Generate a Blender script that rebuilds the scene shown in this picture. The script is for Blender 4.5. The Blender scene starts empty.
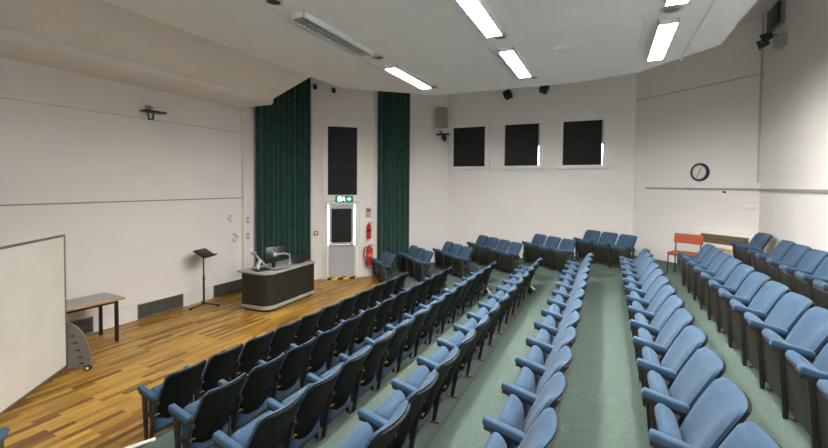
import bpy, bmesh, math, random
from mathutils import Vector, Matrix
random.seed(7)
S = bpy.context.scene
COL = S.collection
PI = math.pi

# ------------------------------------------------------------------ materials
MATS = {}
def new_mat(name):
    m = bpy.data.materials.new(name); m.use_nodes = True
    nt = m.node_tree; b = nt.nodes['Principled BSDF']
    return m, nt, b
def mat(name, rgb, rough=0.6, metal=0.0, var=0.0, vscale=8.0, bump=0.0, bscale=60.0, sheen=0.0, spec=0.5, detail=4.0):
    if name in MATS: return MATS[name]
    m, nt, b = new_mat(name)
    b.inputs['Base Color'].default_value = (*rgb, 1)
    b.inputs['Roughness'].default_value = rough
    b.inputs['Metallic'].default_value = metal
    b.inputs['Specular IOR Level'].default_value = spec
    if sheen: b.inputs['Sheen Weight'].default_value = sheen
    tc = nt.nodes.new('ShaderNodeTexCoord')
    if var:
        n = nt.nodes.new('ShaderNodeTexNoise'); n.inputs['Scale'].default_value = vscale; n.inputs['Detail'].default_value = detail
        nt.links.new(tc.outputs['Object'], n.inputs['Vector'])
        r = nt.nodes.new('ShaderNodeMapRange'); r.inputs['From Min'].default_value = .3; r.inputs['From Max'].default_value = .7
        r.inputs['To Min'].default_value = 1 - var; r.inputs['To Max'].default_value = 1 + var
        nt.links.new(n.outputs['Fac'], r.inputs['Value'])
        mx = nt.nodes.new('ShaderNodeMix'); mx.data_type = 'RGBA'; mx.blend_type = 'MULTIPLY'; mx.inputs[0].default_value = 1
        mx.inputs[6].default_value = (*rgb, 1)
        cb = nt.nodes.new('ShaderNodeCombineColor')
        for i in range(3): nt.links.new(r.outputs[0], cb.inputs[i])
        nt.links.new(cb.outputs[0], mx.inputs[7]); nt.links.new(mx.outputs[2], b.inputs['Base Color'])
    if bump:
        n2 = nt.nodes.new('ShaderNodeTexNoise'); n2.inputs['Scale'].default_value = bscale; n2.inputs['Detail'].default_value = 3
        nt.links.new(tc.outputs['Object'], n2.inputs['Vector'])
        bp = nt.nodes.new('ShaderNodeBump'); bp.inputs['Strength'].default_value = bump; bp.inputs['Distance'].default_value = .01
        nt.links.new(n2.outputs['Fac'], bp.inputs['Height']); nt.links.new(bp.outputs['Normal'], b.inputs['Normal'])
    MATS[name] = m
    return m
def emit(name, rgb, strength):
    m, nt, b = new_mat(name)
    b.inputs['Base Color'].default_value = (*rgb, 1)
    b.inputs['Emission Color'].default_value = (*rgb, 1)
    b.inputs['Emission Strength'].default_value = strength
    MATS[name] = m
    return m
def wood_floor():
    m, nt, b = new_mat('oak_planks'); L = nt.links.new
    tc = nt.nodes.new('ShaderNodeTexCoord')
    br = nt.nodes.new('ShaderNodeTexBrick'); br.offset = .37; br.offset_frequency = 2; br.squash = 1
    br.inputs['Scale'].default_value = 1; br.inputs['Brick Width'].default_value = .62; br.inputs['Row Height'].default_value = .085
    br.inputs['Mortar Size'].default_value = .0012; br.inputs['Mortar Smooth'].default_value = .2; br.inputs['Bias'].default_value = 0
    br.inputs['Color1'].default_value = (0, 0, 0, 1); br.inputs['Color2'].default_value = (1, 1, 1, 1); br.inputs['Mortar'].default_value = (.0, .0, .0, 1)
    L(tc.outputs['Object'], br.inputs['Vector'])
    cr = nt.nodes.new('ShaderNodeValToRGB')
    e = cr.color_ramp.elements
    e[0].position = 0; e[0].color = (.17, .076, .010, 1); e[1].position = 1; e[1].color = (.56, .33, .062, 1)
    x = e.new(.35); x.color = (.36, .19, .028, 1); x = e.new(.7); x.color = (.45, .245, .040, 1)
    L(br.outputs['Color'], cr.inputs['Fac'])
    mp = nt.nodes.new('ShaderNodeMapping'); mp.inputs['Scale'].default_value = (1.6, 22, 1)
    L(tc.outputs['Object'], mp.inputs['Vector'])
    n = nt.nodes.new('ShaderNodeTexNoise'); n.inputs['Scale'].default_value = 2.2; n.inputs['Detail'].default_value = 6; n.inputs['Roughness'].default_value = .65
    L(mp.outputs[0], n.inputs['Vector'])
    r = nt.nodes.new('ShaderNodeMapRange'); r.inputs['From Min'].default_value = .3; r.inputs['From Max'].default_value = .7; r.inputs['To Min'].default_value = .62; r.inputs['To Max'].default_value = 1.25
    L(n.outputs['Fac'], r.inputs['Value'])
    mx = nt.nodes.new('ShaderNodeMix'); mx.data_type = 'RGBA'; mx.blend_type = 'MULTIPLY'; mx.inputs[0].default_value = 1
    cb = nt.nodes.new('ShaderNodeCombineColor')
    for i in range(3): L(r.outputs[0], cb.inputs[i])
    L(cr.outputs['Color'], mx.inputs[6]); L(cb.outputs[0], mx.inputs[7])
    L(mx.outputs[2], b.inputs['Base Color'])
    b.inputs['Roughness'].default_value = .42
    return m
def speckle(name, c0, c1, scale, rough=.5):
    m, nt, b = new_mat(name); L = nt.links.new
    tc = nt.nodes.new('ShaderNodeTexCoord')
    n = nt.nodes.new('ShaderNodeTexNoise'); n.inputs['Scale'].default_value = scale; n.inputs['Detail'].default_value = 2
    L(tc.outputs['Object'], n.inputs['Vector'])
    cr = nt.nodes.new('ShaderNodeValToRGB'); e = cr.color_ramp.elements
    e[0].position = .42; e[0].color = (*c0, 1); e[1].position = .66; e[1].color = (*c1, 1)
    L(n.outputs['Fac'], cr.inputs['Fac']); L(cr.outputs['Color'], b.inputs['Base Color'])
    b.inputs['Roughness'].default_value = rough
    return m
def stripes(name, c0, c1, scale):
    m, nt, b = new_mat(name); L = nt.links.new
    tc = nt.nodes.new('ShaderNodeTexCoord')
    mp = nt.nodes.new('ShaderNodeMapping'); mp.inputs['Rotation'].default_value = (0, 0, PI/4)
    L(tc.outputs['Object'], mp.inputs['Vector'])
    w = nt.nodes.new('ShaderNodeTexWave'); w.inputs['Scale'].default_value = scale; w.bands_direction = 'X'
    L(mp.outputs[0], w.inputs['Vector'])
    cr = nt.nodes.new('ShaderNodeValToRGB'); cr.color_ramp.interpolation = 'CONSTANT'; e = cr.color_ramp.elements
    e[0].position = 0; e[0].color = (*c0, 1); e[1].position = .5; e[1].color = (*c1, 1)
    L(w.outputs['Fac'], cr.inputs['Fac']); L(cr.outputs['Color'], b.inputs['Base Color'])
    return m

WALL = mat('wall_paint', (.78, .75, .725), .75, var=.025, vscale=1.2, bump=.06, bscale=45)
CEIL = mat('ceiling_paint', (.80, .78, .74), .8, var=.03, vscale=3)
TRIM = mat('trim_paint', (.77, .755, .73), .5)
GREYLINE = mat('grey_rail', (.30, .29, .27), .6)
OAK = wood_floor()
CARPET = mat('green_carpet', (.092, .128, .108), .95, var=.12, vscale=26, bump=.5, bscale=220, spec=.1, detail=9)
BLUE = mat('blue_fabric', (.040, .084, .142), .85, var=.09, vscale=14, bump=.25, bscale=300, sheen=.1, spec=.2)
BLUE_ARM = mat('blue_armrest_fabric', (.043, .090, .152), .8, var=.08, vscale=20, bump=.2, bscale=300, sheen=.1, spec=.2)
SHELL = mat('dark_shell_board', (.009, .010, .008), .5, var=.25, vscale=9, spec=.15)
BOARD = mat('dark_seat_board', (.020, .022, .015), .45, var=.3, vscale=8)
STEEL = mat('dark_standard', (.030, .024, .020), .45, var=.2, vscale=6)
BRASS = mat('brass', (.55, .36, .14), .35, .9)
FOOT = mat('brown_foot', (.13, .06, .03), .5)
NOSE = mat('white_nosing', (.78, .76, .72), .5)
CURT = mat('green_curtain', (.020, .070, .052), .9, var=.2, vscale=6, sheen=.15, spec=.15)
BLIND = speckle('black_blind', (.003, .0035, .0033), (.016, .018, .017), 40, .8)
BLACK = mat('black_plastic', (.012, .012, .013), .4)
DARKM = mat('black_metal', (.02, .02, .02), .4, .4)
SILVER = mat('silver_metal', (.62, .62, .62), .3, .8)
WHITEP = mat('white_plastic', (.75, .74, .72), .4)
GREYP = mat('grey_plastic', (.30, .31, .30), .5)
BOARDW = mat('whiteboard_surface', (.68, .67, .61), .3, var=.05, vscale=2)
BFRAME = mat('whiteboard_frame', (.22, .21, .19), .4, .5)
LAMIN = speckle('dark_laminate', (.008, .009, .008), (.032, .034, .031), 90, .45)
DTOP = mat('grey_desk_top', (.36, .36, .33), .4)
TTOP = mat('table_top_grey', (.40, .39, .35), .4, var=.04)
TEDGE = mat('table_edge_wood', (.48, .24, .08), .5)
PALEWOOD = mat('pale_wood', (.62, .42, .2), .5, var=.12, vscale=5)
RED = mat('red_paint', (.55, .02, .015), .3)
ORANGE = mat('orange_fabric', (.33, .062, .022), .8, var=.08, vscale=20)
VENT = mat('vent_metal', (.13, .128, .11), .5, .1)
VENTD = mat('vent_dark', (.012, .012, .012), .7)
GRILLE = mat('brown_grille', (.20, .135, .08), .6)
DOORP = mat('door_paint', (.42, .43, .45), .5)
CLOCKB = mat('clock_blue', (.012, .03, .085), .35)
HAZ = stripes('hazard_tape', (.75, .52, .03), (.02, .02, .02), 1.3)
SIGNG = emit('exit_green', (.0, .12, .055), .3)
SIGNW = emit('exit_white', (.9, 1, .95), .55)
LAMP = emit('tube_glow', (1, .975, .945), 52.0)
LAMP_REAR = emit('tube_glow_rear', (1, .975, .945), 36.0)
DOOR_GLOW = emit('door_glow', (.80, .89, 1.0), 1.3)  # emission for the strips added beside the door to brighten its frame
TROUGH = mat('darkened_trough', (.05, .05, .048), .3, .3)  # near-black colour puts shade into the gaps of the unlit louvre
GLASS = mat('lamp_glass', (.8, .8, .8), .15)

# ------------------------------------------------------------------ mesh helpers
class MB:
    def __init__(s): s.bm = bmesh.new()
    def _add(s, fn, M=None):
        b = bmesh.new(); fn(b)
        if M is not None: b.transform(M)
        me = bpy.data.meshes.new('t'); b.to_mesh(me); b.free(); s.bm.from_mesh(me); bpy.data.meshes.remove(me)
        return s
    def box(s, x0, x1, y0, y1, z0, z1, bev=0, M=None, seg=2):
        def fn(b):
            bmesh.ops.create_cube(b, size=1)
            b.transform(Matrix.Translation(((x0+x1)/2, (y0+y1)/2, (z0+z1)/2)) @ Matrix.Diagonal((abs(x1-x0), abs(y1-y0), abs(z1-z0), 1)))
            if bev: bmesh.ops.bevel(b, geom=b.edges[:], offset=bev, segments=seg, profile=.5, affect='EDGES')
        return s._add(fn, M)
    def cyl(s, p0, p1, r, r2=None, n=14):
        p0, p1 = Vector(p0), Vector(p1); d = p1 - p0
        def fn(b):
            bmesh.ops.create_cone(b, cap_ends=True, segments=n, radius1=r, radius2=r if r2 is None else r2, depth=d.length)
        M = Matrix.Translation((p0+p1)/2) @ d.to_track_quat('Z', 'Y').to_matrix().to_4x4()
        return s._add(fn, M)
    def ball(s, c, r, sc=(1, 1, 1), n=14):
        def fn(b): bmesh.ops.create_uvsphere(b, u_segments=n, v_segments=n//2+2, radius=r)
        return s._add(fn, Matrix.Translation(c) @ Matrix.Diagonal((*sc, 1)))
    def tube(s, pts, r, n=8):
        for a, b in zip(pts, pts[1:]): s.cyl(a, b, r, n=n)
        for p in pts[1:-1]: s.ball(p, r*1.0, n=8)
        return s
    def prism(s, poly, z0, z1, M=None, bev=0):
        def fn(b):
            lo = [b.verts.new((x, y, z0)) for x, y in poly]; hi = [b.verts.new((x, y, z1)) for x, y in poly]
            b.faces.new(lo[::-1]); b.faces.new(hi)
            n = len(poly)
            for i in range(n): b.faces.new((lo[i], lo[(i+1) % n], hi[(i+1) % n], hi[i]))
            bmesh.ops.recalc_face_normals(b, faces=b.faces[:])
            if bev: bmesh.ops.bevel(b, geom=[e for e in b.edges], offset=bev, segments=2, profile=.5, affect='EDGES')
        return s._add(fn, M)
    def lathe(s, prof, n=20, M=None):
        def fn(b):
            rings = []
            for r, z in prof: rings.append([b.verts.new((r*math.cos(2*PI*k/n), r*math.sin(2*PI*k/n), z)) for k in range(n)])
            for A, B in zip(rings, rings[1:]):
                for k in range(n): b.faces.new((A[k], A[(k+1) % n], B[(k+1) % n], B[k]))
            b.faces.new(rings[0][::-1]); b.faces.new(rings[-1])
            bmesh.ops.recalc_face_normals(b, faces=b.faces[:])
        return s._add(fn, M)
    def slab(s, fr, bk, nu, nv, M=None):
        """closed sheet between two surfaces fr(u,v) and bk(u,v), u and v in 0..1"""
        def fn(b):
            A = [[b.verts.new(fr(i/nu, j/nv)) for j in range(nv+1)] for i in range(nu+1)]
            B = [[b.verts.new(bk(i/nu, j/nv)) for j in range(nv+1)] for i in range(nu+1)]
            for i in range(nu):
                for j in range(nv):
                    b.faces.new((A[i][j], A[i+1][j], A[i+1][j+1], A[i][j+1]))
                    b.faces.new((B[i][j], B[i][j+1], B[i+1][j+1], B[i+1][j]))
            for i in range(nu):
                b.faces.new((A[i][0], B[i][0], B[i+1][0], A[i+1][0])); b.faces.new((A[i][nv], A[i+1][nv], B[i+1][nv], B[i][nv]))
            for j in range(nv):
                b.faces.new((A[0][j], A[0][j+1], B[0][j+1], B[0][j])); b.faces.new((A[nu][j], B[nu][j], B[nu][j+1], A[nu][j+1]))
            bmesh.ops.recalc_face_normals(b, faces=b.faces[:])
        return s._add(fn, M)
    def mesh(s, name, m, ang=38):
        me = bpy.data.meshes.new(name); s.bm.to_mesh(me); s.bm.free()
        for p in me.polygons: p.use_smooth = True
        me.set_sharp_from_angle(angle=math.radians(ang))
        me.materials.append(m)
        return me
    def build(s, name, m, parent=None, loc=None, rz=0, ang=38):
        return put(name, s.mesh(name, m, ang), parent, loc, rz)

def put(name, me, parent=None, loc=None, rz=0):
    o = bpy.data.objects.new(name, me); COL.objects.link(o)
    if parent: o.parent = parent
    if loc: o.location = loc
    if rz: o.rotation_euler = (0, 0, rz)
    return o
def tag(o, label, cat, group=None):
    o['label'] = label; o['category'] = cat
    if group: o['group'] = group
    return o
def thing(name, label, cat, loc=(0, 0, 0), rz=0, group=None):
    o = bpy.data.objects.new(name, None); COL.objects.link(o)
    o.empty_display_size = .1
    o.location = loc; o.rotation_euler = (0, 0, rz)
    return tag(o, label, cat, group)
def struct(o): o['kind'] = 'structure'; return o

# ------------------------------------------------------------------ room plan (metres; +X along the rows, +Y towards the stage wall)
ZC = 6.21
XF, YS, YR, XN = 12.15, 8.62, -2.75, -.55
P_DS, P_DF = (8.54, 8.62), (12.05, 4.73)        # ends of the slanted door wall
plan = [(XN, YS), P_DS, (XF, 4.61), (XF, -.645), (10.21, YR), (1.38, YR), (XN, -.645)]
def wall(name, a, b, z0=0, z1=ZC, t=.15):
    a, b = Vector(a), Vector(b); d = (b-a).normalized(); n = Vector((-d.y, d.x))   # outward (plan is clockwise)
    e = d*.06
    return struct(MB().prism([tuple(a-e), tuple(b+e), tuple(b+e+n*t), tuple(a-e+n*t)], z0, z1).build(name, WALL))
P = plan
wall('wall_front', P[0], P[1]); wall('wall_door', P[1], P[2]); wall('wall_far', P[2], P[3])
wall('wall_clock', P[3], P[4]); wall('wall_rear', P[4], P[5]); wall('wall_corner', P[5], P[6]); wall('wall_near', P[6], P[0])
struct(MB().prism(plan, -.12, 0).build('floor', OAK))
struct(MB().prism(plan, ZC, ZC+.12).build('ceiling', WALL))

# suspended ceiling raft that carries the lights
ZR = 4.83
raft = [(-.4, 5.12), (7.04, 5.08), (8.48, 3.53), (8.54, .52), (8.22, -.46), (7.09, -1.42), (-.4, -1.45)]
struct(MB().prism(raft, ZR, ZR+.14).build('ceiling_raft', CEIL))
# sloped canopy over the stage and the soffit behind it
cp = MB()
cp.prism([(7.42, 4.78), (7.55, 4.78), (7.55, 5.0), (4.45, 6.05), (4.45, 5.93), (7.42, 4.885)], 0, 1, M=Matrix(((0, 0, 7.47-XN, XN), (1, 0, 0, 0), (0, 1, 0, 0), (0, 0, 0, 1))))
struct(cp.build('ceiling_canopy', CEIL))
struct(MB().box(XN, 7.55, 7.54, YS, 4.765, 4.96).build('ceiling_soffit', CEIL))
# pilaster, grooves, plinth on the stage wall
struct(MB().box(7.55, 8.0, YS-.09, YS, 0, ZC).build('trim_pilaster', WALL))
struct(MB().box(XN, 7.55, YS-.012, YS, 2.42, 2.445).build('trim_groove', GREYLINE))
struct(MB().box(XN, 7.55, YS-.008, YS, 4.12, 4.135).build('trim_joint', mat('joint_grey', (.5, .49, .46), .7)))
struct(MB().box(XN, 7.55, YS-.02, YS, 0, .33).build('baseboard_front', TRIM))
# rail on the clock wall and the rear wall, conduit
def along(a, b, s0, s1, z0, z1, t, off=0):
    """box lying on the inner face of the wall a->b (clockwise plan), s in metres from a"""
    a, b = Vector(a), Vector(b); d = (b-a).normalized(); n = Vector((d.y, -d.x))
    p, q = a+d*s0+n*off, a+d*s1+n*off
    return MB().prism([tuple(p), tuple(q), tuple(q+n*t), tuple(p+n*t)], z0, z1)
lc = (Vector(P[4])-Vector(P[3])).length
struct(along(P[3], P[4], .36, lc, 2.745, 2.785, .025).build('trim_rail', GREYLINE))
struct(along(P[4], P[5], 0, 8.8, 2.735, 2.785, .025).build('trim_rail', GREYLINE))
struct(along(P[3], P[4], 0, lc, 5.05, 5.075, .02).build('trim_conduit', mat('joint_grey', (.5, .49, .46), .7)))
struct(along(P[3], P[4], lc-.05, lc-.02, 2.9, ZC, .03).build('trim_conduit', mat('joint_grey', (.5, .49, .46), .7)))
struct(along(P[3], P[4], 0, lc, .9, 1.05, .015).build('baseboard_clock', TRIM))
struct(along(P[2], P[3], 0, 5.29, .0, 1.0, .012).build('baseboard_far', TRIM))

# ------------------------------------------------------------------ terraces
RISE, PITCH = .165, .952
AF = [4.518 - PITCH*i for i in range(8)]                    # arm-front line of each row
NOSE_Y = [a+.61 for a in AF]
WA = math.radians(49); WU = Vector((math.cos(WA), math.sin(WA))); WF = Vector((-math.sin(WA), math.cos(WA)))
WNEAR = [(9.88, 5.25), (9.98, 4.16), (10.18, 3.11), (10.53, 1.90), (10.58, .61), (10.78, -.70)]
WN = [2, 3, 3, 4, 3, 3]
MIR = 11.45
nosing_bits = []
for i in range(1, 8):
    n = NOSE_Y[i]; z = RISE*i
    if i <= 5:
        w = Vector(WNEAR[i]); c = w.dot(WF)+.89; u0 = w.dot(WU)-.2
        wl = WF*c + WU*u0; we = WF*c + WU*(u0+4.2)
        mid = (8.95, n+.20)
        if wl.x < mid[0]+.1: pts = [(8.5, n), mid, tuple(WF*c + WU*(u0+.6)), tuple(we)]
        else: pts = [(8.5, n), mid, tuple(wl), tuple(we)]
    else:
        pts = [(8.5, n), (14, n)]
    right = pts
    left = [(MIR-x-(.4 if k < 2 else .1), y) for k, (x, y) in enumerate(right)][::-1]
    nosing_bits.append((i, right[0], right[1]))
    if i == 1: nosing_bits.append((i, left[-2], left[-1]))
    poly = [p for p in left] + [p for p in right]
    poly += [(right[-1][0], -6), (left[0][0], -6)]
    # clip the terrace polygon against the room plan
    def clip(poly, a, b):
        out = []
        ax, ay = a; bx, by = b
        side = lambda p: (bx-ax)*(p[1]-ay)-(by-ay)*(p[0]-ax)     # inside is negative (clockwise plan)
        for k in range(len(poly)):
            p, q = poly[k], poly[(k+1) % len(poly)]
            sp, sq = side(p), side(q)
            if sp <= 0: out.append(p)
            if (sp < 0 < sq) or (sq < 0 < sp):
                t = sp/(sp-sq); out.append((p[0]+(q[0]-p[0])*t, p[1]+(q[1]-p[1])*t))
        return out
    struct(MB().box(right[0][0]-6.2, right[0][0], n-.035, n, z, z+.005).build('trim_step', mat('step_rubber', (.05, .062, .055), .7)))
    for k in range(len(plan)): poly = clip(poly, plan[k], plan[(k+1) % len(plan)])
    struct(MB().prism(poly, z-RISE+.0005 if i > 1 else .0005, z).build('floor_terrace', CARPET))
for i, a, b in nosing_bits:
    if i > 5: continue
    a, b = Vector(a), Vector(b); d = (b-a).normalized(); nn = Vector((d.y, -d.x))
    if nn.y > 0: nn = -nn
    z = RISE*i
    struct(MB().prism([tuple(a), tuple(b), tuple(b+nn*.055), tuple(a+nn*.055)], z, z+.008).build('trim_nosing', NOSE))

# ------------------------------------------------------------------ tip-up chairs
Y0 = .20          # arm front is Y0 ahead of the chair's origin
W_ = .46         # back width
ZT, ZB = .812, .225
def back_fr(front):
    def f(u, v):
        x = (u-.5)*2
        k = .095
        t = max(0, (abs(x)-(1-k))/k)
        top = ZT - .04*(1-math.sqrt(max(0, 1-t*t)))
        bot = ZB + .02*(1-math.sqrt(max(0, 1-t*t)))
        z = bot + (top-bot)*v
        wv = (.84 + .16*min(1, v*1.5))
        q = (z-ZB)/(ZT-ZB)
        y = -.005 - .275*q + .016*math.sin(PI*q) + .052*x*x
        if front:
            edge = (1-abs(x)**6)*(1-abs(2*v-1)**8)
            y += .018 + .045*edge
        return (x*W_/2*wv, y, z)
    return f
def mk_cushion():
    return MB().slab(back_fr(True), lambda u, v: (lambda p: (p[0], p[1]-.004, p[2]))(back_fr(False)(u, v)), 14, 12).mesh('back_cushion', BLUE, 60)
def mk_shell():
    def fr(u, v):
        p = back_fr(False)(u, v); return (p[0]*.985, p[1]-.003, p[2]-.012*v)
    def bk(u, v):
        p = back_fr(False)(u, v); return (p[0]*.97, p[1]-.024, p[2]-.014*v)
    return MB().slab(fr, bk, 14, 8).mesh('backrest', SHELL, 50)
SW = .458
SH = .485
ST = math.radians(5)     # lean of the raised seat from upright
SM = Matrix.Translation((0, Y0-.14, .095)) @ Matrix.Rotation(-ST, 4, 'X')
def mk_seat():
    def edge_z(x, v):       # rounded front corners
        t = max(0, (abs(x)-.72)/.28)
        return SH*v - .07*(1-math.sqrt(max(0, 1-t*t)))*v
    def fr(u, v):           # cushion side (towards the back)
        x = (u-.5)*2
        e = (1-abs(x)**8)*(1-abs(2*v-1)**8)
        return (x*SW/2, -.015-.070*e, edge_z(x, v))
    def bk(u, v):           # underside, with the cushion lip rolled over the front edge
        x = (u-.5)*2
        lip = max(0, (v-.84)/.16)
        return (x*SW/2, .010+.030*math.sin(PI*lip)*(1-abs(x)**8), edge_z(x, v))
    return MB().slab(fr, bk, 16, 20, SM).mesh('seat', BLUE, 75)
def mk_board():
    return MB().box(-SW/2+.006, SW/2-.006, .010, .026, .0, .385, .006, SM).mesh('seat_board', BOARD)
AM = Matrix.Translation((0, Y0, .60)) @ Matrix.Rotation(math.radians(13), 4, 'X')     # armrests fall towards the back
def mk_standard():
    m = MB()
    MX = Matrix(((0, 0, 1, 0), (1, 0, 0, 0), (0, 1, 0, 0), (0, 0, 0, 1)))
    m.prism([(Y0-.125, 0), (Y0-.092, 0), (Y0-.045, .56), (Y0-.125, .56)], -.013, .013, MX, .004)
    m.prism([(.0, .015), (.035, .015), (-.02, .36), (-.065, .36)], -.012, .012, MX, .003)
    m.box(-.012, .012, -.06, Y0-.09, .31, .36, .004)
    m.prism([(-.06, .33), (-.02, .33), (-.06, .53), (-.11, .53)], -.013, .013, MX, .003)
    m.box(-.019, .019, -.335, -.015, -.060, -.026, .006, AM)
    return m.mesh('standard', STEEL)
def mk_arm():
    return MB().box(-.031, .031, -.275, 0, -.030, .024, .015, AM, 3).mesh('armrest', BLUE_ARM, 60)
def mk_foot():
    return MB().box(-.020, .020, -.075, .055, 0, .018, .004).mesh('foot_plate', FOOT)
def mk_hinge():
    m = MB().box(-.022, .022, -.098, -.088, .362, .380, .003)
    for dx in (-.018, .018):
        for z in (.372,): m.cyl((dx, -.094, z), (dx, -.108, z), .0065, n=8)
    return m.mesh('hinge_plate', BRASS)
CH = dict(cushion=mk_cushion(), shell=mk_shell(), seat=mk_seat(), board=mk_board(), std=mk_standard(), arm=mk_arm(), foot=mk_foot(), hinge=mk_hinge())
def tip_up(label, group, loc, rz, right_end=False, dseat=0):
    t = thing('tip_up_seat', label, 'theatre seat', loc, rz, group)
    b = put('backrest', CH['shell'], t); put('back_cushion', CH['cushion'], b)
    s = put('seat', CH['seat'], t); put('seat_board', CH['board'], s)
    for x in ([-.26, .26] if right_end else [-.26]):
        st = put('standard', CH['std'], t, (x, 0, 0))
        put('foot_plate', CH['foot'], st); put('hinge_plate', CH['hinge'], st)
        put('armrest', CH['arm'], t, (x, 0, 0))
    return t
ORD = 'first second third fourth fifth sixth seventh eighth ninth tenth eleventh twelfth thirteenth fourteenth fifteenth'.split()
ROWN = ['front row', 'second row', 'third row', 'fourth row', 'fifth row', 'sixth row', 'seventh row', 'rear row']
XEND = [8.32, 8.56, 8.80, 8.78, 8.82, 8.82, 8.76, 8.46]
NCH = [11, 12, 13, 13, 13, 13, 12, 7]
for i in range(8):
    for k in range(NCH[i]):
        x = XEND[i]-.26-.52*k
        lab = 'blue tip-up seat in the ' + ROWN[i] + (', ' + (ORD[k] + ' from the far aisle end' if k else 'last one at the far aisle end'))
        tip_up(lab, 'tip-up seats in the ' + ROWN[i], (x, AF[i]-Y0, RISE*i), 0, right_end=(k == 0))
# side block, turned towards the stage
for i in range(6):
    w = Vector(WNEAR[i])
    for k in range(WN[i]):
        p = w + WU*(.52*k+.26) + WF*(.44-Y0)
        lab = 'blue tip-up seat, %s from the aisle in the %s of the side block' % (ORD[k], ROWN[i])
        # local +x must point along -WU's left-hand side: facing WF, the seat's x axis is WU
        tip_up(lab, 'tip-up seats in the angled side block', (p.x, p.y, RISE*i), WA, right_end=(k == WN[i]-1))
# single turned seat at the far end of the rear row, and the first one of the near side block
tip_up('single blue tip-up seat turned aside by the white wall heater', None, (9.34, AF[7]-Y0-.04, RISE*7), math.radians(9), right_end=True)
tip_up('blue tip-up seat at the edge of the wooden stage floor by the whiteboard', None, (1.30, 4.86, 0), math.radians(-47), right_end=True)

# ------------------------------------------------------------------ stage: whiteboard
a = math.radians(39); wd = Vector((math.cos(a), math.sin(a)))
wb = thing('mobile_whiteboard', 'large mobile whiteboard standing on the wooden floor by the stage wall', 'whiteboard', (3.08, 7.13, 0), a)
LB = 2.3
MB().box(-LB, -.02, -.012, .012, .12, 2.02).build('writing_surface', BOARDW, wb)
MB().box(-LB, 0, -.018, .018, 2.015, 2.045, .004).box(-LB, 0, -.018, .018, .095, .125, .004).box(-.03, 0, -.018, .018, .095, 2.045, .004).box(-LB-.03, -LB, -.018, .018, .095, 2.045, .004).build('frame', BFRAME, wb)
for side, x in ((0, .02), (1, -LB-.05)):
    # foot profile in (y,z), extruded along x
    pts = [(-.31*math.cos(k*PI/2/12), .09+.64*math.sin(k*PI/2/12)) for k in range(13)] + [(.03, .73), (.31, .09), (.31, .06), (-.31, .06)]
    M = Matrix(((0, 0, 1, 0), (1, 0, 0, 0), (0, 1, 0, 0), (0, 0, 0, 1)))
    ft = MB().prism(pts, x-.015, x+.015, M).build('foot_panel', mat('foot_grey', (.19, .18, .155), .5), wb)
    if side == 0:
        for yy, zz in ((-.08, .54), (-.115, .43), (-.145, .32), (-.17, .21), (-.19, .12)):
            MB().ball((x, yy, zz), .040, (.5, 1.3, .5)).build('slot', BLACK, ft)
    for y in (-.27, .27):
        c = MB().cyl((x-.03, y, .045), (x+.03, y, .045), .045).build('caster', BLACK, wb)
        MB().cyl((x-.034, y, .045), (x+.034, y, .045), .022).build('hub', WHITEP, c)

# table behind the whiteboard
tb = thing('side_table', 'grey topped table with wood edge and black legs by the stage wall', 'table', (3.55, 8.09, 0), math.radians(-3))
TL, TD, TZ = .68, .34, .76
MB().box(-TL, TL, -TD, TD, TZ-.004, TZ+.003).build('tabletop', TTOP, tb)
MB().box(-TL-.006, TL+.006, -TD-.006, TD+.006, TZ-.03, TZ-.002, .003).build('wood_edge', TEDGE, tb)
MB().box(-TL+.1, TL-.1, -TD+.08, -TD+.10, TZ-.085, TZ-.03).box(-TL+.1, TL-.1, TD-.10, TD-.08, TZ-.085, TZ-.03).box(TL-.12, TL-.1, -TD+.08, TD-.08, TZ-.085, TZ-.03).box(-TL+.1, -TL+.12, -TD+.08, TD-.08, TZ-.085, TZ-.03).build('rail_frame', DARKM, tb)
for sx in (-1, 1):
    for sy in (-1, 1):
        MB().box(sx*(TL-.11)-.024, sx*(TL-.11)+.024, sy*(TD-.06)-.024, sy*(TD-.06)+.024, 0, TZ-.03, .004).build('leg', DARKM, tb)

# music stand
ms = thing('music_stand', 'black music stand on tripod feet by the stage wall', 'music stand', (6.16, 8.24, 0), math.radians(18))
MB().cyl((0, 0, .04), (0, 0, .72), .021).cyl((0, 0, .62), (0, 0, 1.18), .015).build('pole', DARKM, ms)
MB().cyl((0, 0, .60), (0, 0, .66), .022).cyl((.02, 0, .63), (.06, 0, .63), .01).build('clamp', DARKM, ms)
for k in range(3):
    t = math.radians(-80+120*k)
    MB().tube([(0, 0, .07), (.33*math.cos(t), .33*math.sin(t), .03)], .016).box(.32*math.cos(t)-.025, .32*math.cos(t)+.025, .32*math.sin(t)-.025, .32*math.sin(t)+.025, 0, .045, .006).build('leg', DARKM, ms)
M = Matrix.Translation((0, -.02, 1.22)) @ Matrix.Rotation(math.radians(30), 4, 'X')
MB().box(-.22, .22, -.155, .155, -.005, .005, .003, M).box(-.22, .22, -.165, -.155, -.005, .055, .003, M).box(-.03, .03, -.03, .03, -.05, -.005, .004, M).build('tray', BLACK, ms)

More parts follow.
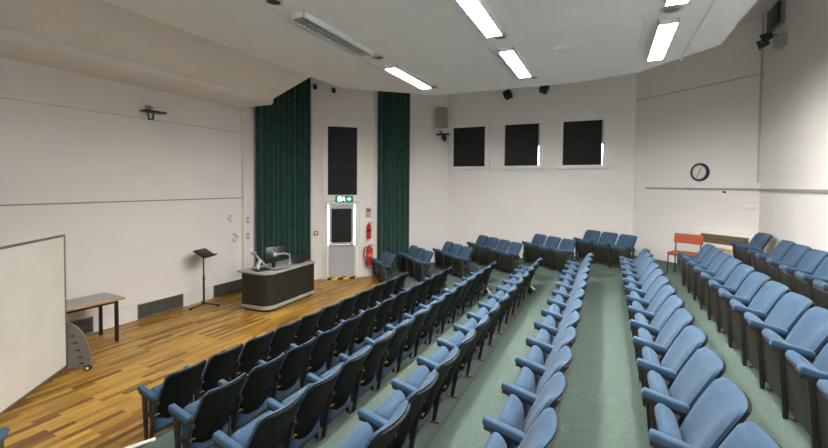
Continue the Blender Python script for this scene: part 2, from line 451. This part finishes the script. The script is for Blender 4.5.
# lectern desk
dk = thing('lectern_desk', 'dark curved lectern desk with grey top on the stage floor', 'desk', (6.42, 6.55, 0), math.radians(2.5))
def dpoly(o=0):
    r = .24; q = [(1.61+o, 0-o), (1.61+o, .74+o), (0-o, .74+o)]
    q += [(r-(r+o)*math.cos(t), r-(r+o)*math.sin(t)) for t in [k*PI/2/8 for k in range(9)]]
    return q
MB().prism(dpoly(-.035), 0, .05).build('plinth', BLACK, dk)
MB().prism(dpoly(.012), .05, .13, bev=.004).build('base_band', DTOP, dk)
MB().prism(dpoly(0), .13, .82).build('body', LAMIN, dk)
tp = dpoly(.03); tp[1] = (1.64, .80); tp[2] = (.0, .88)
MB().prism(tp, .82, .858, bev=.006).build('worktop', DTOP, dk)
# desk equipment
DZ = .858
def on_desk(x, y):
    r = math.radians(2.5); return (6.42+x*math.cos(r)-y*math.sin(r), 6.55+x*math.sin(r)+y*math.cos(r), DZ)
v = thing('visualiser', 'silver document camera with tilted arm on the lectern desk', 'document camera', on_desk(.14, .50), math.radians(-20))
MB().box(-.02, .30, -.17, .13, 0, .03, .006).build('base', BLACK, v)
MB().tube([(.30, 0, .03), (-.02, .0, .40)], .021).build('arm', SILVER, v)
MB().box(-.07, .03, -.04, .04, .37, .43, .012).build('camera_head', GREYP, v)
M = Matrix.Translation((.06, -.06, .16)) @ Matrix.Rotation(math.radians(-62), 4, 'Y')
MB().box(-.10, .10, -.075, .075, -.008, .008, .004, M).cyl((.08, -.02, .03), (.09, -.02, .13), .012).build('light_panel', WHITEP, v)
mo = thing('monitor', 'black monitor on a silver arm on the lectern desk', 'monitor', on_desk(.86, .58), math.radians(-25))
M = Matrix.Translation((0, 0, .30)) @ Matrix.Rotation(math.radians(-12), 4, 'X')
MB().box(-.22, .22, -.02, .02, -.14, .14, .008, M).build('screen_housing', BLACK, mo)
q = MB()
for k in range(5): q.box(-.12+.05*k, -.095+.05*k, -.025, -.019, -.02+.03*(k % 2), .0+.03*(k % 2), .002, M)
q.build('port_cover', SILVER, mo)
MB().tube([(0, -.05, .25), (.18, -.12, .28), (.34, -.08, .22), (.34, -.08, .03)], .020).box(-.05, .05, -.05, -.02, .21, .29, .005).build('arm', SILVER, mo)
MB().cyl((.34, -.08, 0), (.34, -.08, .035), .05).build('base', SILVER, mo)
c = thing('touch_panel', 'low black control screen lying tilted beside the monitor arm', 'control panel', on_desk(1.10, .16), math.radians(-3))
M = Matrix.Translation((.22, .08, .105)) @ Matrix.Rotation(math.radians(68), 4, 'X')
MB().box(-.23, .23, -.10, .10, -.012, .012, .006, M).build('screen_housing', BLACK, c)
MB().box(.1, .34, .02, .16, 0, .015, .003).cyl((.22, .09, .01), (.22, .085, .09), .018).build('base', BLACK, c)
k_ = thing('keyboard', 'dark keyboard lying on the lectern desk top', 'keyboard', on_desk(.34, .15), math.radians(-4))
MB().box(0, .42, -.07, .07, 0, .018, .005).build('case', BLACK, k_)
kb = MB()
for r in range(4):
    for j in range(12): kb.box(.015+j*.033, .042+j*.033, -.06+r*.031, -.034+r*.031, .018, .025, .003)
kb.build('keys', GREYP, k_)
tag(MB().box(0, .08, -.03, .03, 0, .035, .006).build('microphone_pouch', mat('dull_red', (.5, .06, .05), .5), None, on_desk(1.54, .12), .2), 'small red and white pouch at the far end of the lectern desk', 'pouch')
st = thing('pen_pot', 'small black pot standing in the middle of the lectern desk', 'pot', on_desk(.62, .40))
MB().lathe([(.04, 0), (.05, .12), (.044, .12), (.036, .01)], 16).build('pot', BLACK, st)

# ------------------------------------------------------------------ stage wall fittings
def grille(name, label, x0, x1, z0, z1, group='ventilation grilles in the stage wall plinth'):
    g = thing(name, label, 'vent', ((x0+x1)/2, YS-.02, z0), 0, group)
    w = (x1-x0)/2; h = z1-z0
    MB().box(-w, w, -.004, 0, 0, h).build('backing', VENTD, g)
    f = MB().box(-w, w, -.022, 0, 0, .02).box(-w, w, -.022, 0, h-.02, h).box(-w, -w+.02, -.022, 0, 0, h).box(w-.02, w, -.022, 0, 0, h).box(-.012, .012, -.022, 0, 0, h)
    f.build('frame', VENT, g)
    s = MB()
    n = 9
    for k in range(n):
        zz = .03+(h-.06)*k/(n-1)
        s.box(-w+.02, w-.02, -.016, -.004, zz-.007, zz+.007)
    s.build('louvre', VENT, g)
    return g
grille('wall_vent', 'dark floor-level vent between the side table and the music stand', 4.93, 5.90, .015, .31)
grille('wall_vent', 'dark floor-level vent between music stand and lectern desk', 6.69, 7.53, .015, .31)
grille('wall_vent', 'dark floor-level vent seen under the side table', 3.2, 4.13, .015, .31)
# spotlight bracket high on the stage wall
sp = thing('projector_bracket', 'black bracket fitting high on the stage wall', 'wall bracket', (5.19, YS, 4.26))
MB().box(-.06, .06, -.03, 0, .03, .15, .01).cyl((0, -.02, .09), (0, -.16, .09), .02).build('mount', GREYP, sp)
MB().box(-.22, .22, -.30, -.10, -.02, .02, .01).build('plate', BLACK, sp)
MB().tube([(-.12, -.2, -.02), (-.1, -.2, -.16), (-.02, -.2, -.16), (0, -.2, -.02)], .016).build('yoke', BLACK, sp)
# papers and switches near the end of the stage wall
for k, (x, z, w, h, lab) in enumerate([(7.19, 1.92, .15, .21, 'white printed notice, higher one of the stage wall pair'), (7.36, 1.42, .21, .29, 'white printed notice, lower one of the stage wall pair')]):
    n_ = thing('notice', lab, 'notice', (x, YS+.003, z), 0, 'notices on the stage wall')
    MB().box(-w/2, w/2, -.004, 0, -h/2, h/2).build('paper', WHITEP, n_)
    p = MB()
    for j in range(4):
        for i2 in range(3):
            if (i2+j+k) % 3: p.box(-w*.4+i2*w*.27, -w*.4+i2*w*.27+w*.18, -.0055, -.004, -h*.4+j*h*.21, -h*.4+j*h*.21+h*.12)
    p.build('print', mat('ink_grey', (.12, .12, .13), .7), n_)
for z, lab in ((1.84, 'grey switch plate, upper one on the pilaster beside the curtain'), (1.42, 'grey switch plate, lower one on the pilaster beside the curtain')):
    s_ = thing('switch_plate', lab, 'switch', (7.68, YS-.087, z), 0, 'switch plates on the pilaster')
    MB().box(-.05, .05, -.012, 0, -.075, .075, .004).build('plate', GREYP, s_)
    MB().box(-.04, -.01, -.02, -.012, -.04, .04, .003).box(.01, .04, -.02, -.012, -.04, .04, .003).build('rocker', WHITEP, s_)

# ------------------------------------------------------------------ door wall (slanted)
DA, DB = Vector(P_DS), Vector((XF, 4.61))
dd = (DB-DA).normalized(); dn = Vector((dd.y, -dd.x))      # dn points into the room
dn = dn if dn.dot(Vector((-1, -1))) > 0 else -dn
DRZ = math.atan2(dd.y, dd.x)
def dpos(X, z, off=0):
    """point on the door wall with plan coordinate X"""
    s = (X-DA.x)/dd.x; p = DA+dd*s+dn*off
    return (p.x, p.y, z)
# local frame of things on this wall: x along the wall (away from the stage), -y into the room
sx = 1/dd.x
dr = bpy.data.objects.new('door_1', None); COL.objects.link(dr); dr.location = dpos(9.885, 0); dr.rotation_euler = (0, 0, DRZ); dr['kind'] = 'structure'
HW = .365
MB().box(-HW, HW, -.05, -.01, .01, 2.17).build('door_leaf', DOORP, dr)
MB().box(-HW-.11, -HW-.04, -.09, 0, 0, 2.26, .006).box(HW+.04, HW+.11, -.09, 0, 0, 2.26, .006).box(-HW-.11, HW+.11, -.09, 0, 2.21, 2.28, .006).build('door_frame', TRIM, dr)
MB().box(-HW-.05, -HW-.005, -.06, -.012, 1.0, 2.19).box(HW+.005, HW+.05, -.06, -.012, 1.0, 2.19).build('added_glow_strip', DOOR_GLOW, dr)  # added glowing strips, put in to light up both sides of the frame
MB().box(-HW-.012, HW+.012, -.045, -.012, 2.18, 2.205).box(-HW-.04, -HW-.012, -.045, -.012, 0, 1.0).box(HW+.012, HW+.04, -.045, -.012, 0, 1.0).build('door_jamb', TRIM, dr)
MB().box(-.295, .295, -.062, -.048, 1.08, 2.08, .003).build('door_blind', BLIND, dr)
MB().box(-HW+.03, HW-.03, -.11, -.075, .985, 1.03, .012).box(-HW+.03, -HW+.09, -.10, -.05, .96, 1.10, .008).box(HW-.09, HW-.03, -.10, -.05, .96, 1.10, .008).build('push_bar', SILVER, dr)
struct(MB().box(-.42, .42, -.22, -.052, .001, .055).build('trim_threshold', HAZ, None, dpos(9.885, 0), DRZ))
# tall casing with the blind window over the door
w4 = bpy.data.objects.new('window_4', None); COL.objects.link(w4); w4.location = dpos(9.905, 0); w4.rotation_euler = (0, 0, DRZ); w4['kind'] = 'structure'
MB().box(-.58, -.50, -.05, 0, 0, 4.78).box(.50, .58, -.05, 0, 0, 4.78).box(-.5, .5, -.05, 0, 4.56, 4.78).box(-.5, .5, -.05, 0, 2.32, 2.49).build('window_frame', TRIM, w4)
MB().box(-.43, .43, -.035, -.01, 2.49, 4.50).build('window_blind', BLIND, w4)
MB().box(-.43, .43, -.042, -.035, 3.30, 3.315).build('blind_seam', BLACK, w4)
MB().box(-.5, -.43, -.03, 0, 2.49, 4.56).box(.43, .5, -.03, 0, 2.49, 4.56).box(-.43, .43, -.03, 0, 4.50, 4.56).build('window_liner', TRIM, w4)
struct(MB().box(.0, .9, -.03, 0, 2.36, 2.40).build('trim_ledge', TRIM, None, dpos(8.9, 0), DRZ))
struct(MB().box(.93, .98, -.04, 0, 0, 5.6).build('trim_post', TRIM, None, dpos(9.905, 0), DRZ))
struct(MB().box(-.90, -.86, -.03, 0, 0, 5.6).build('trim_post', TRIM, None, dpos(9.905, 0), DRZ))
# exit sign
ex = thing('exit_sign', 'lit green emergency exit sign with running figure above the door', 'exit sign', dpos(9.935, 2.37, .05), DRZ)
MB().box(-.26, .26, -.07, 0, -.105, .105, .008).build('sign_box', SIGNG, ex)
pm = MB()
YP0, YP1 = -.074, -.0705
pm.box(-.19, -.09, YP0, YP1, -.07, .07)                                   # doorway
pm.build('doorway_symbol', SIGNW, ex)
pm = MB()                                                                   # running figure
MY = Matrix(((1, 0, 0, 0), (0, 0, 1, 0), (0, 1, 0, 0), (0, 0, 0, 1)))
pm.prism([(-.02+.018*math.cos(t*PI/5), .055+.018*math.sin(t*PI/5)) for t in range(10)], YP0, YP1, MY)
pm.prism([(-.045, .03), (-.01, .035), (.0, -.01), (-.03, -.015)], YP0, YP1, MY)
pm.prism([(-.03, -.01), (-.01, -.015), (.03, -.07), (.01, -.072)], YP0, YP1, MY)
pm.prism([(-.03, -.005), (-.03, -.028), (-.075, -.05), (-.08, -.035)], YP0, YP1, MY)
pm.prism([(-.01, .033), (.04, .0), (.033, -.01), (-.01, .015)], YP0, YP1, MY)
pm.prism([(-.045, .03), (-.07, -.0), (-.062, -.008), (-.035, .015)], YP0, YP1, MY)
pm.build('running_figure', SIGNW, ex)
MB().prism([(.09, .02), (.13, .02), (.13, .055), (.20, 0), (.13, -.055), (.13, -.02), (.09, -.02)], YP0, YP1, MY).build('arrow', SIGNW, ex)
# call point, sign plate, extinguishers
cpnt = thing('call_point', 'small red and white fire alarm call point beside the door', 'alarm call point', dpos(9.39, 1.37), DRZ)
MB().box(-.06, .06, -.04, 0, -.06, .06, .006).build('case', mat('dark_red', (.22, .03, .03), .4), cpnt)
MB().box(-.035, .035, -.046, -.04, -.035, .035, .003).build('glass', WHITEP, cpnt)
pl = tag(MB().box(-.085, .085, -.006, .003, -.15, .15, .003).build('extinguisher_sign', mat('sign_grey', (.42, .43, .42), .5), None, dpos(10.43, 1.95), DRZ), 'small grey sign plate above the fire extinguishers', 'sign')
MB().box(-.055, .055, -.009, -.006, .03, .11).build('red_panel', RED, pl)
def extinguisher(label, X, z, r, h, hose, band):
    e = thing('fire_extinguisher', label, 'fire extinguisher', dpos(X, z, r+.03), DRZ)
    MB().lathe([(r*.9, 0), (r, .02), (r, h*.78), (r*.85, h*.86), (r*.4, h*.92), (r*.3, h*.94)], 20).build('cylinder', RED, e)
    if band: MB().lathe([(r+.001, h*.45), (r+.001, h*.60)], 20).build('label_band', band, e)
    MB().cyl((0, 0, h*.92), (0, 0, h*.97), r*.3).box(-.015, .10, -.012, .012, h*.97, h*.99, .003).box(-.015, .11, -.012, .012, h*1.02, h*1.04, .003).build('valve', BLACK, e)
    MB().box(-.02, .02, r-.005, r+.03, h*.3, h*.8).build('wall_bracket', BLACK, e)
    if hose:
        MB().tube([(-.02, 0, h*.95), (-r-.05, -.01, h*.88), (-r-.08, -.02, h*.6), (-r-.06, -.02, h*.28), (-r-.01, -.03, h*.16)], .016).build('hose', BLACK, e)
        MB().cyl((-r-.02, -.03, h*.22), (-r+.0, -.03, h*.02), .012, .026).build('nozzle', BLACK, e)
    return e
extinguisher('large red fire extinguisher with black hose, hung low beside the door', 10.44, .38, .10, .60, True, mat('cream_label', (.6, .2, .12), .5))
extinguisher('slim red fire extinguisher with black band, hung above the large one', 10.43, 1.17, .068, .48, False, BLACK)

# curtains on the door wall
def curtain(name, label, p0, p1, z0, z1, folds):
    p0 = Vector(p0); p1 = Vector(p1); Ln = (p1-p0).length
    o = thing(name, label, 'curtain', (p0.x, p0.y, z0), math.atan2(p1.y-p0.y, p1.x-p0.x))
    def sh(dy):
        def f(u, v):
            ph = u*folds*2*PI
            y = .058*math.sin(ph)+.026*math.sin(ph*.53+1.3)+.012*math.sin(ph*2.3)
            x = u*Ln+.012*math.sin(ph*2+.4)
            return (x, y*(1-.25*v)+dy, (z1-z0)*v)
        return f
    MB().slab(sh(-.005), sh(.005), folds*14, 6).build('drape', CURT, o, ang=80)
    MB().box(-.02, Ln+.02, -.03, .03, z1-z0, z1-z0+.05).build('track', GREYP, o)
curtain('stage_curtain', 'wide dark green curtain hanging behind the lectern desk', (7.84, 8.40), (9.22, 7.74), .06, 6.1, 10)
curtain('stage_curtain', 'narrow dark green curtain hanging beyond the fire extinguishers', dpos(10.60, 0, .105)[:2], dpos(11.27, 0, .105)[:2], .20, 6.1, 7)

# ------------------------------------------------------------------ far wall: three blind windows
for n_, (y1, y0) in enumerate([(4.415, 3.405), (2.785, 1.79), (1.145, .12)]):
    w = bpy.data.objects.new('window_%d' % (n_+1), None); COL.objects.link(w); w['kind'] = 'structure'
    w.location = (XF, (y0+y1)/2, 3.39); h = 1.22; a_ = (y1-y0)/2
    MB().box(-.07, 0, -a_-.16, -a_-.015, -.09, h+.26).box(-.07, 0, a_, a_+.16, -.09, h+.26).box(-.07, 0, -a_-.015, a_, h, h+.26).box(-.08, 0, -a_-.16, a_+.16, -.10, 0).build('window_frame', TRIM, w)
    MB().box(-.035, -.008, -a_+(.03 if n_ else .0), a_, 0, h).build('window_blind', BLIND, w)
    if n_:
        MB().box(-.022, -.004, -a_-.012, -a_+.028, .02, .56).build('window_pane', emit('sky_gap', (.75, .87, 1), 3.0) if 'sky_gap' not in MATS else MATS['sky_gap'], w)
    MB().box(-.04, -.002, -a_-.015, -a_, 0, h).build('window_bead', GREYP, w)
# loudspeakers and fittings high on the far wall
cs = thing('loudspeaker', 'grey box loudspeaker mounted in the corner beside the windows', 'loudspeaker', (11.73, 4.67, 4.59), math.radians(-15))
MB().box(-.15, .13, -.13, .13, 0, .61, .012).build('cabinet', mat('grey_green_box', (.33, .35, .31), .6), cs)
MB().box(-.156, -.15, -.10, .10, .03, .58, .003).build('grille_cloth', mat('grille_cloth_grey', (.38, .40, .36), .8), cs)
MB().tube([(.12, .02, .3), (.42, .06, .3)], .025).build('wall_bracket', GREYP, cs)
MB().cyl((-.157, 0, .34), (-.162, 0, .34), .012).build('badge', BLACK, cs)
cm = thing('wall_camera', 'black camera on a bracket below the corner loudspeaker', 'camera', (11.85, 4.66, 4.34))
MB().box(-.14, -.02, -.22, .20, .02, .07, .01).cyl((-.06, .02, .03), (-.06, .02, -.02), .03).box(-.06, .302, .03, .08, .03, .06).build('shelf', BLACK, cm)
MB().ball((-.08, -.05, -.05), .10, (1, .8, 1)).tube([(-.06, -.05, 0), (-.14, -.11, -.16)], .045).build('body', BLACK, cm)
MB().cyl((-.05, .06, .07), (-.05, .06, .17), .06).build('dome', GREYP, cm)
for y, z, lab, r in ((2.69, 5.48, 'black ceiling spotlight above the middle blind window', -20), (1.66, 5.55, 'black ceiling spotlight above the third blind window', 25)):
    s_ = thing('spotlight', lab, 'spotlight', (XF+.003, y, z), 0, 'spotlights above the windows')
    MB().box(-.02, 0, -.05, .05, -.05, .12, .004).tube([(0, 0, .04), (-.16, 0, .04)], .018).build('bracket', GREYP, s_)
    M = Matrix.Translation((-.19, 0, 0)) @ Matrix.Rotation(math.radians(r), 4, 'X') @ Matrix.Rotation(math.radians(20), 4, 'Y')
    MB().box(-.11, .11, -.115, .115, -.11, .11, .03, M).build('housing', BLACK, s_)
    MB().box(-.122, -.11, -.09, .09, -.085, .085, .004, M).build('lens', DARKM, s_)
wl = thing('bulkhead_lamp', 'small round white lamp beside the black spotlight', 'lamp', (XF+.003, 2.36, 5.46))
MB().cyl((0, 0, 0), (-.04, 0, 0), .085).build('base', WHITEP, wl); MB().ball((-.05, 0, 0), .07, (.7, 1, 1)).build('cover', GLASS, wl)
for X, z, lab in ((9.37, 5.62, 'small black spotlight under the ceiling edge beside the wide curtain'), (9.72, 5.56, 'small black spotlight under the ceiling edge above the tall casing')):
    s_ = thing('spotlight', lab, 'spotlight', dpos(X, z), DRZ, 'spotlights over the door')
    MB().box(-.03, .03, -.12, 0, .02, .06, .004).build('bracket', BLACK, s_)
    MB().cyl((0, -.06, .02), (0, -.20, -.07), .06).build('housing', BLACK, s_)

# ------------------------------------------------------------------ clock wall
ka, kb2 = Vector(P[3]), Vector(P[4]); kd = (kb2-ka).normalized(); kn = Vector((kd.y, -kd.x)); KRZ = math.atan2(kd.y, kd.x)
def kpos(X, z, off=0):
    p = ka+kd*((X-ka.x)/kd.x)+kn*off; return (p.x, p.y, z)
# local: +x along kd, +y = kn side? rotate so that local -y faces the room
ck = thing('wall_clock', 'round wall clock with dark blue rim and cream face', 'clock', kpos(11.0, 3.14), KRZ)
MB().lathe([(.205, 0), (.205, .03), (.185, .055), (.158, .05), (.158, .02)], 32, Matrix.Rotation(PI/2, 4, 'X')).build('rim', CLOCKB, ck)
MB().cyl((0, -.028, 0), (0, -.022, 0), .16, n=32).build('dial', mat('clock_face', (.72, .68, .58), .5), ck)
for ang_, ln, nm, wd_ in ((18, .085, 'hour_hand', .012), (205, .13, 'minute_hand', .008)):
    M = Matrix.Translation((0, -.034, 0)) @ Matrix.Rotation(math.radians(ang_), 4, 'Y')
    MB().box(-wd_/2, wd_/2, -.003, .003, -.015, ln, 0, M).build(nm, BLACK, ck)
tk = MB()
for h in range(12):
    M = Matrix.Translation((0, -.030, 0)) @ Matrix.Rotation(2*PI*h/12, 4, 'Y')
    tk.box(-.004, .004, -.002, .002, .125, .148, 0, M)
tk.build('hour_marks', BLACK, ck)
pt = thing('power_outlet', 'white double power outlet plate low beside the room corner', 'outlet', kpos(10.31, 2.40), KRZ)
MB().box(-.10, .10, -.016, 0, -.05, .05, .005).build('plate', WHITEP, pt); MB().box(-.07, -.03, -.02, -.016, -.02, .02).box(.03, .07, -.02, -.016, -.02, .02).build('socket', WHITEP, pt)
hk = tag(MB().cyl((0, 0, 0), (0, -.05, 0), .018).cyl((0, -.05, 0), (0, -.06, .02), .018).build('wall_hook', DARKM, None, kpos(10.64, 2.70), KRZ), 'small dark hook just below the wall rail', 'hook')
# heater with brown grille
ht = thing('wall_heater', 'white wall heater with brown slotted grille beneath the clock', 'heater', kpos(10.59, .99), KRZ)
MB().box(-.60, .60, -.14, 0, .12, .87, .008).build('casing', TRIM, ht)
MB().box(-.46, .47, -.146, -.14, .60, .80).build('grille_panel', GRILLE, ht)
sl = MB()
for k in range(24): sl.box(-.45+k*.0385, -.45+k*.0385+.012, -.152, -.146, .62, .78)
sl.box(-.46, .47, -.154, -.146, .69, .705)
sl.build('grille_bars', mat('grille_bar', (.085, .06, .04), .6), ht)
bn = thing('slatted_bench', 'low pale wooden slatted bench in front of the white heater', 'bench', kpos(10.46, .99, .26), KRZ)
for y in (-.10, .08): MB().box(-.36, .50, y-.032, y+.032, .50, .53, .004).build('slat', PALEWOOD, bn)
for x in (-.30, .44): MB().box(x-.02, x+.02, -.12, -.08, 0, .50).box(x-.02, x+.02, .06, .10, 0, .50).box(x-.018, x+.018, -.1, .08, .44, .50).build('leg_frame', WHITEP, bn)
# orange chair
oc = thing('stacking_chair', 'orange upholstered chair with dark metal legs beneath the clock', 'chair', (9.80, -1.45, .99), math.radians(63))
MB().box(-.24, .24, -.20, .22, .43, .48, .018).build('seat', ORANGE, oc)
M = Matrix.Translation((0, -.225, .735)) @ Matrix.Rotation(math.radians(10), 4, 'X')
MB().box(-.265, .265, -.02, .02, -.10, .10, .015, M).build('backrest', ORANGE, oc)
for s in (-1, 1):
    MB().cyl((s*.235, .19, 0), (s*.225, .17, .44), .012).build('leg', DARKM, oc)
    MB().tube([(s*.235, -.21, 0), (s*.225, -.19, .44), (s*.225, -.235, .79)], .012).build('leg', DARKM, oc)
MB().cyl((-.225, .17, .425), (.225, .17, .425), .01).cyl((-.225, -.19, .425), (.225, -.19, .425), .01).cyl((-.225, -.19, .425), (-.225, .17, .425), .01).cyl((.225, -.19, .425), (.225, .17, .425), .01).build('seat_frame', DARKM, oc)

# rear wall: loudspeaker and floodlights high in the corner
rs = thing('loudspeaker', 'flat black loudspeaker high on the rear wall by the corner', 'loudspeaker', (9.52, YR-.003, 5.72))
MB().box(-.28, .28, 0, .10, 0, .38, .01).build('cabinet', BLACK, rs)
MB().box(-.295, .295, 0, .06, -.015, .0).box(-.295, .295, 0, .06, .38, .395).box(-.295, -.28, 0, .06, -.015, .395).box(.28, .295, 0, .06, -.015, .395).build('edge_frame', GREYP, rs)
fl = thing('emergency_light', 'twin headed emergency light below the black loudspeaker', 'emergency light', (9.22, YR-.003, 5.47))
MB().box(-.14, .14, 0, .12, -.20, .02, .01).build('case', mat('case_grey', (.40, .42, .38), .5), fl)
for x, y, z in ((.10, .20, .06), (.28, .20, -.0)):
    h_ = MB().cyl((x, y-.06, z+.01), (x+.05, y+.09, z-.04), .06, .085).build('lamp_head', BLACK, fl)
    MB().cyl((x+.05, y+.088, z-.04), (x+.052, y+.094, z-.042), .075).build('lens', GLASS, h_)
MB().tube([(0, .1, .03), (.1, .18, .06), (.28, .18, 0)], .014).build('arm', BLACK, fl)

# ------------------------------------------------------------------ ceiling lights
def fixture(label, x0, y, on, group):
    L_ = 1.55; w = .11
    f = thing('ceiling_light', label, 'ceiling light', (x0, y, ZR), 0, group)
    MB().box(0, L_, -w, -w+.012, -.072, 0).box(0, L_, w-.012, w, -.072, 0).box(0, .012, -w, w, -.066, 0).box(L_-.012, L_, -w, w, -.066, 0).build('housing', WHITEP, f)
    MB().box(.012, L_-.012, -w+.012, w-.012, -.060 if on else -.006, 0).build('diffuser', (LAMP_REAR if y < 0 else LAMP) if on else TROUGH, f)
    lv = MB()
    lv.box(.012, L_-.012, -.004, .004, -.066, -.060 if on else -.030)
    n = 22
    for k in range(1, n): lv.box(L_*k/n-(.004 if on else .010), L_*k/n+(.004 if on else .010), -w+.012, w-.012, -.066, -.060 if on else -.030)
    lv.build('louvre', TRIM if on else SILVER, f)
    if not on:
        for y_ in (-.05, .05): MB().cyl((.03, y_, -.02), (L_-.03, y_, -.02), .012, n=8).build('tube', GLASS, f)
G = 'fluorescent ceiling lights'
fixture('unlit louvred ceiling light over the stage side, before the lit one', 3.74, 3.34, False, G)
fixture('lit ceiling light in the line beside the stage canopy', 6.01, 3.34, True, G)
fixture('lit ceiling light of the middle line, cut by the frame top', 3.74, 1.37, True, G)
fixture('lit ceiling light of the middle line, toward the windows', 5.94, 1.37, True, G)
fixture('lit ceiling light of the rear line, cut by the frame top', 3.62, -.63, True, G)
fixture('lit ceiling light of the rear line, toward the clock', 5.74, -.63, True, G)
# lights of the same three lines overhead and behind the viewpoint
def tube_lamp(x, y):
    d = bpy.data.lights.new('fluorescent_lamp', 'AREA'); d.shape = 'RECTANGLE'; d.size = 1.5; d.size_y = .18; d.energy = AREA_W; d.color = (1, .975, .935)
    o = bpy.data.objects.new('fluorescent_lamp', d); COL.objects.link(o); o.location = (x, y, ZR-.02)
AREA_W = 10
for y in (1.37, -.63):
    for x in (2.2, .2): tube_lamp(x, y)
def downlight(label, x, y):
    d = thing('downlight', label, 'downlight', (x, y, ZR), 0, 'round ceiling downlights')
    MB().lathe([(.115, 0), (.115, -.012), (.085, -.02), (.078, -.004)], 24).build('ring', SILVER, d)
    MB().cyl((0, 0, -.001), (0, 0, -.01), .08, n=24).build('lamp', mat('dark_lamp', (.12, .13, .12), .2, .5), d)
downlight('round downlight at the start of the unlit ceiling light', 3.40, 3.37)
downlight('round downlight between the unlit and the lit ceiling light', 5.57, 3.32)
downlight('round downlight beyond the lit light over the stage side', 7.69, 3.27)
downlight('round downlight between the two middle-line ceiling lights', 5.47, 1.35)
downlight('round downlight beyond the end of the middle light line', 7.77, 1.28)
downlight('round downlight between the rear-line ceiling lights', 5.45, -.62)
sm = thing('smoke_detector', 'flat round detector alone on the bare ceiling', 'smoke detector', (6.35, .62, ZR))
MB().lathe([(.13, 0), (.13, -.012), (.10, -.022)], 24).build('disc', CEIL, sm)
for x0, x1, y in ((3.5, 5.9, 3.62), (5.75, 7.7, 3.62), (5.85, 7.7, 1.62), (3.6, 5.5, .98), (3.6, 7.7, -1.02), (5.7, 7.7, -.38)):
    struct(MB().box(x0, x1, y-.014, y+.014, ZR-.014, ZR).build('trim_ceiling', WHITEP))

# ------------------------------------------------------------------ world, camera, view
wd2 = bpy.data.worlds.new('world'); S.world = wd2; wd2.use_nodes = True
wd2.node_tree.nodes['Background'].inputs['Color'].default_value = (.6, .7, .85, 1); wd2.node_tree.nodes['Background'].inputs['Strength'].default_value = .4
cam = bpy.data.cameras.new('camera'); co = bpy.data.objects.new('camera', cam); COL.objects.link(co)
FPX = 402.9; TH = math.radians(25.57); PT = math.radians(1.74); RO = math.radians(.44); PY = 196.9
cam.sensor_width = 36; cam.lens = 36*FPX/828
co.location = (0, 0, 2.81)
fw = Vector((math.cos(TH)*math.cos(PT), math.sin(TH)*math.cos(PT), -math.sin(PT)))
r0 = Vector((math.sin(TH), -math.cos(TH), 0)); u0_ = r0.cross(fw)
rt = r0*math.cos(RO)+u0_*math.sin(RO); up = u0_*math.cos(RO)-r0*math.sin(RO)
co.rotation_euler = Matrix((rt, up, -fw)).transposed().to_euler()
cam.shift_y = -(224-PY)/828
cam.clip_start = .05
S.camera = co
S.view_settings.view_transform = 'Standard'; S.view_settings.look = 'None'; S.view_settings.gamma = 1; S.view_settings.use_curve_mapping = False
S.view_settings.exposure = 2.08
S.cycles.use_denoising = True
S.cycles.max_bounces = 10; S.cycles.diffuse_bounces = 6
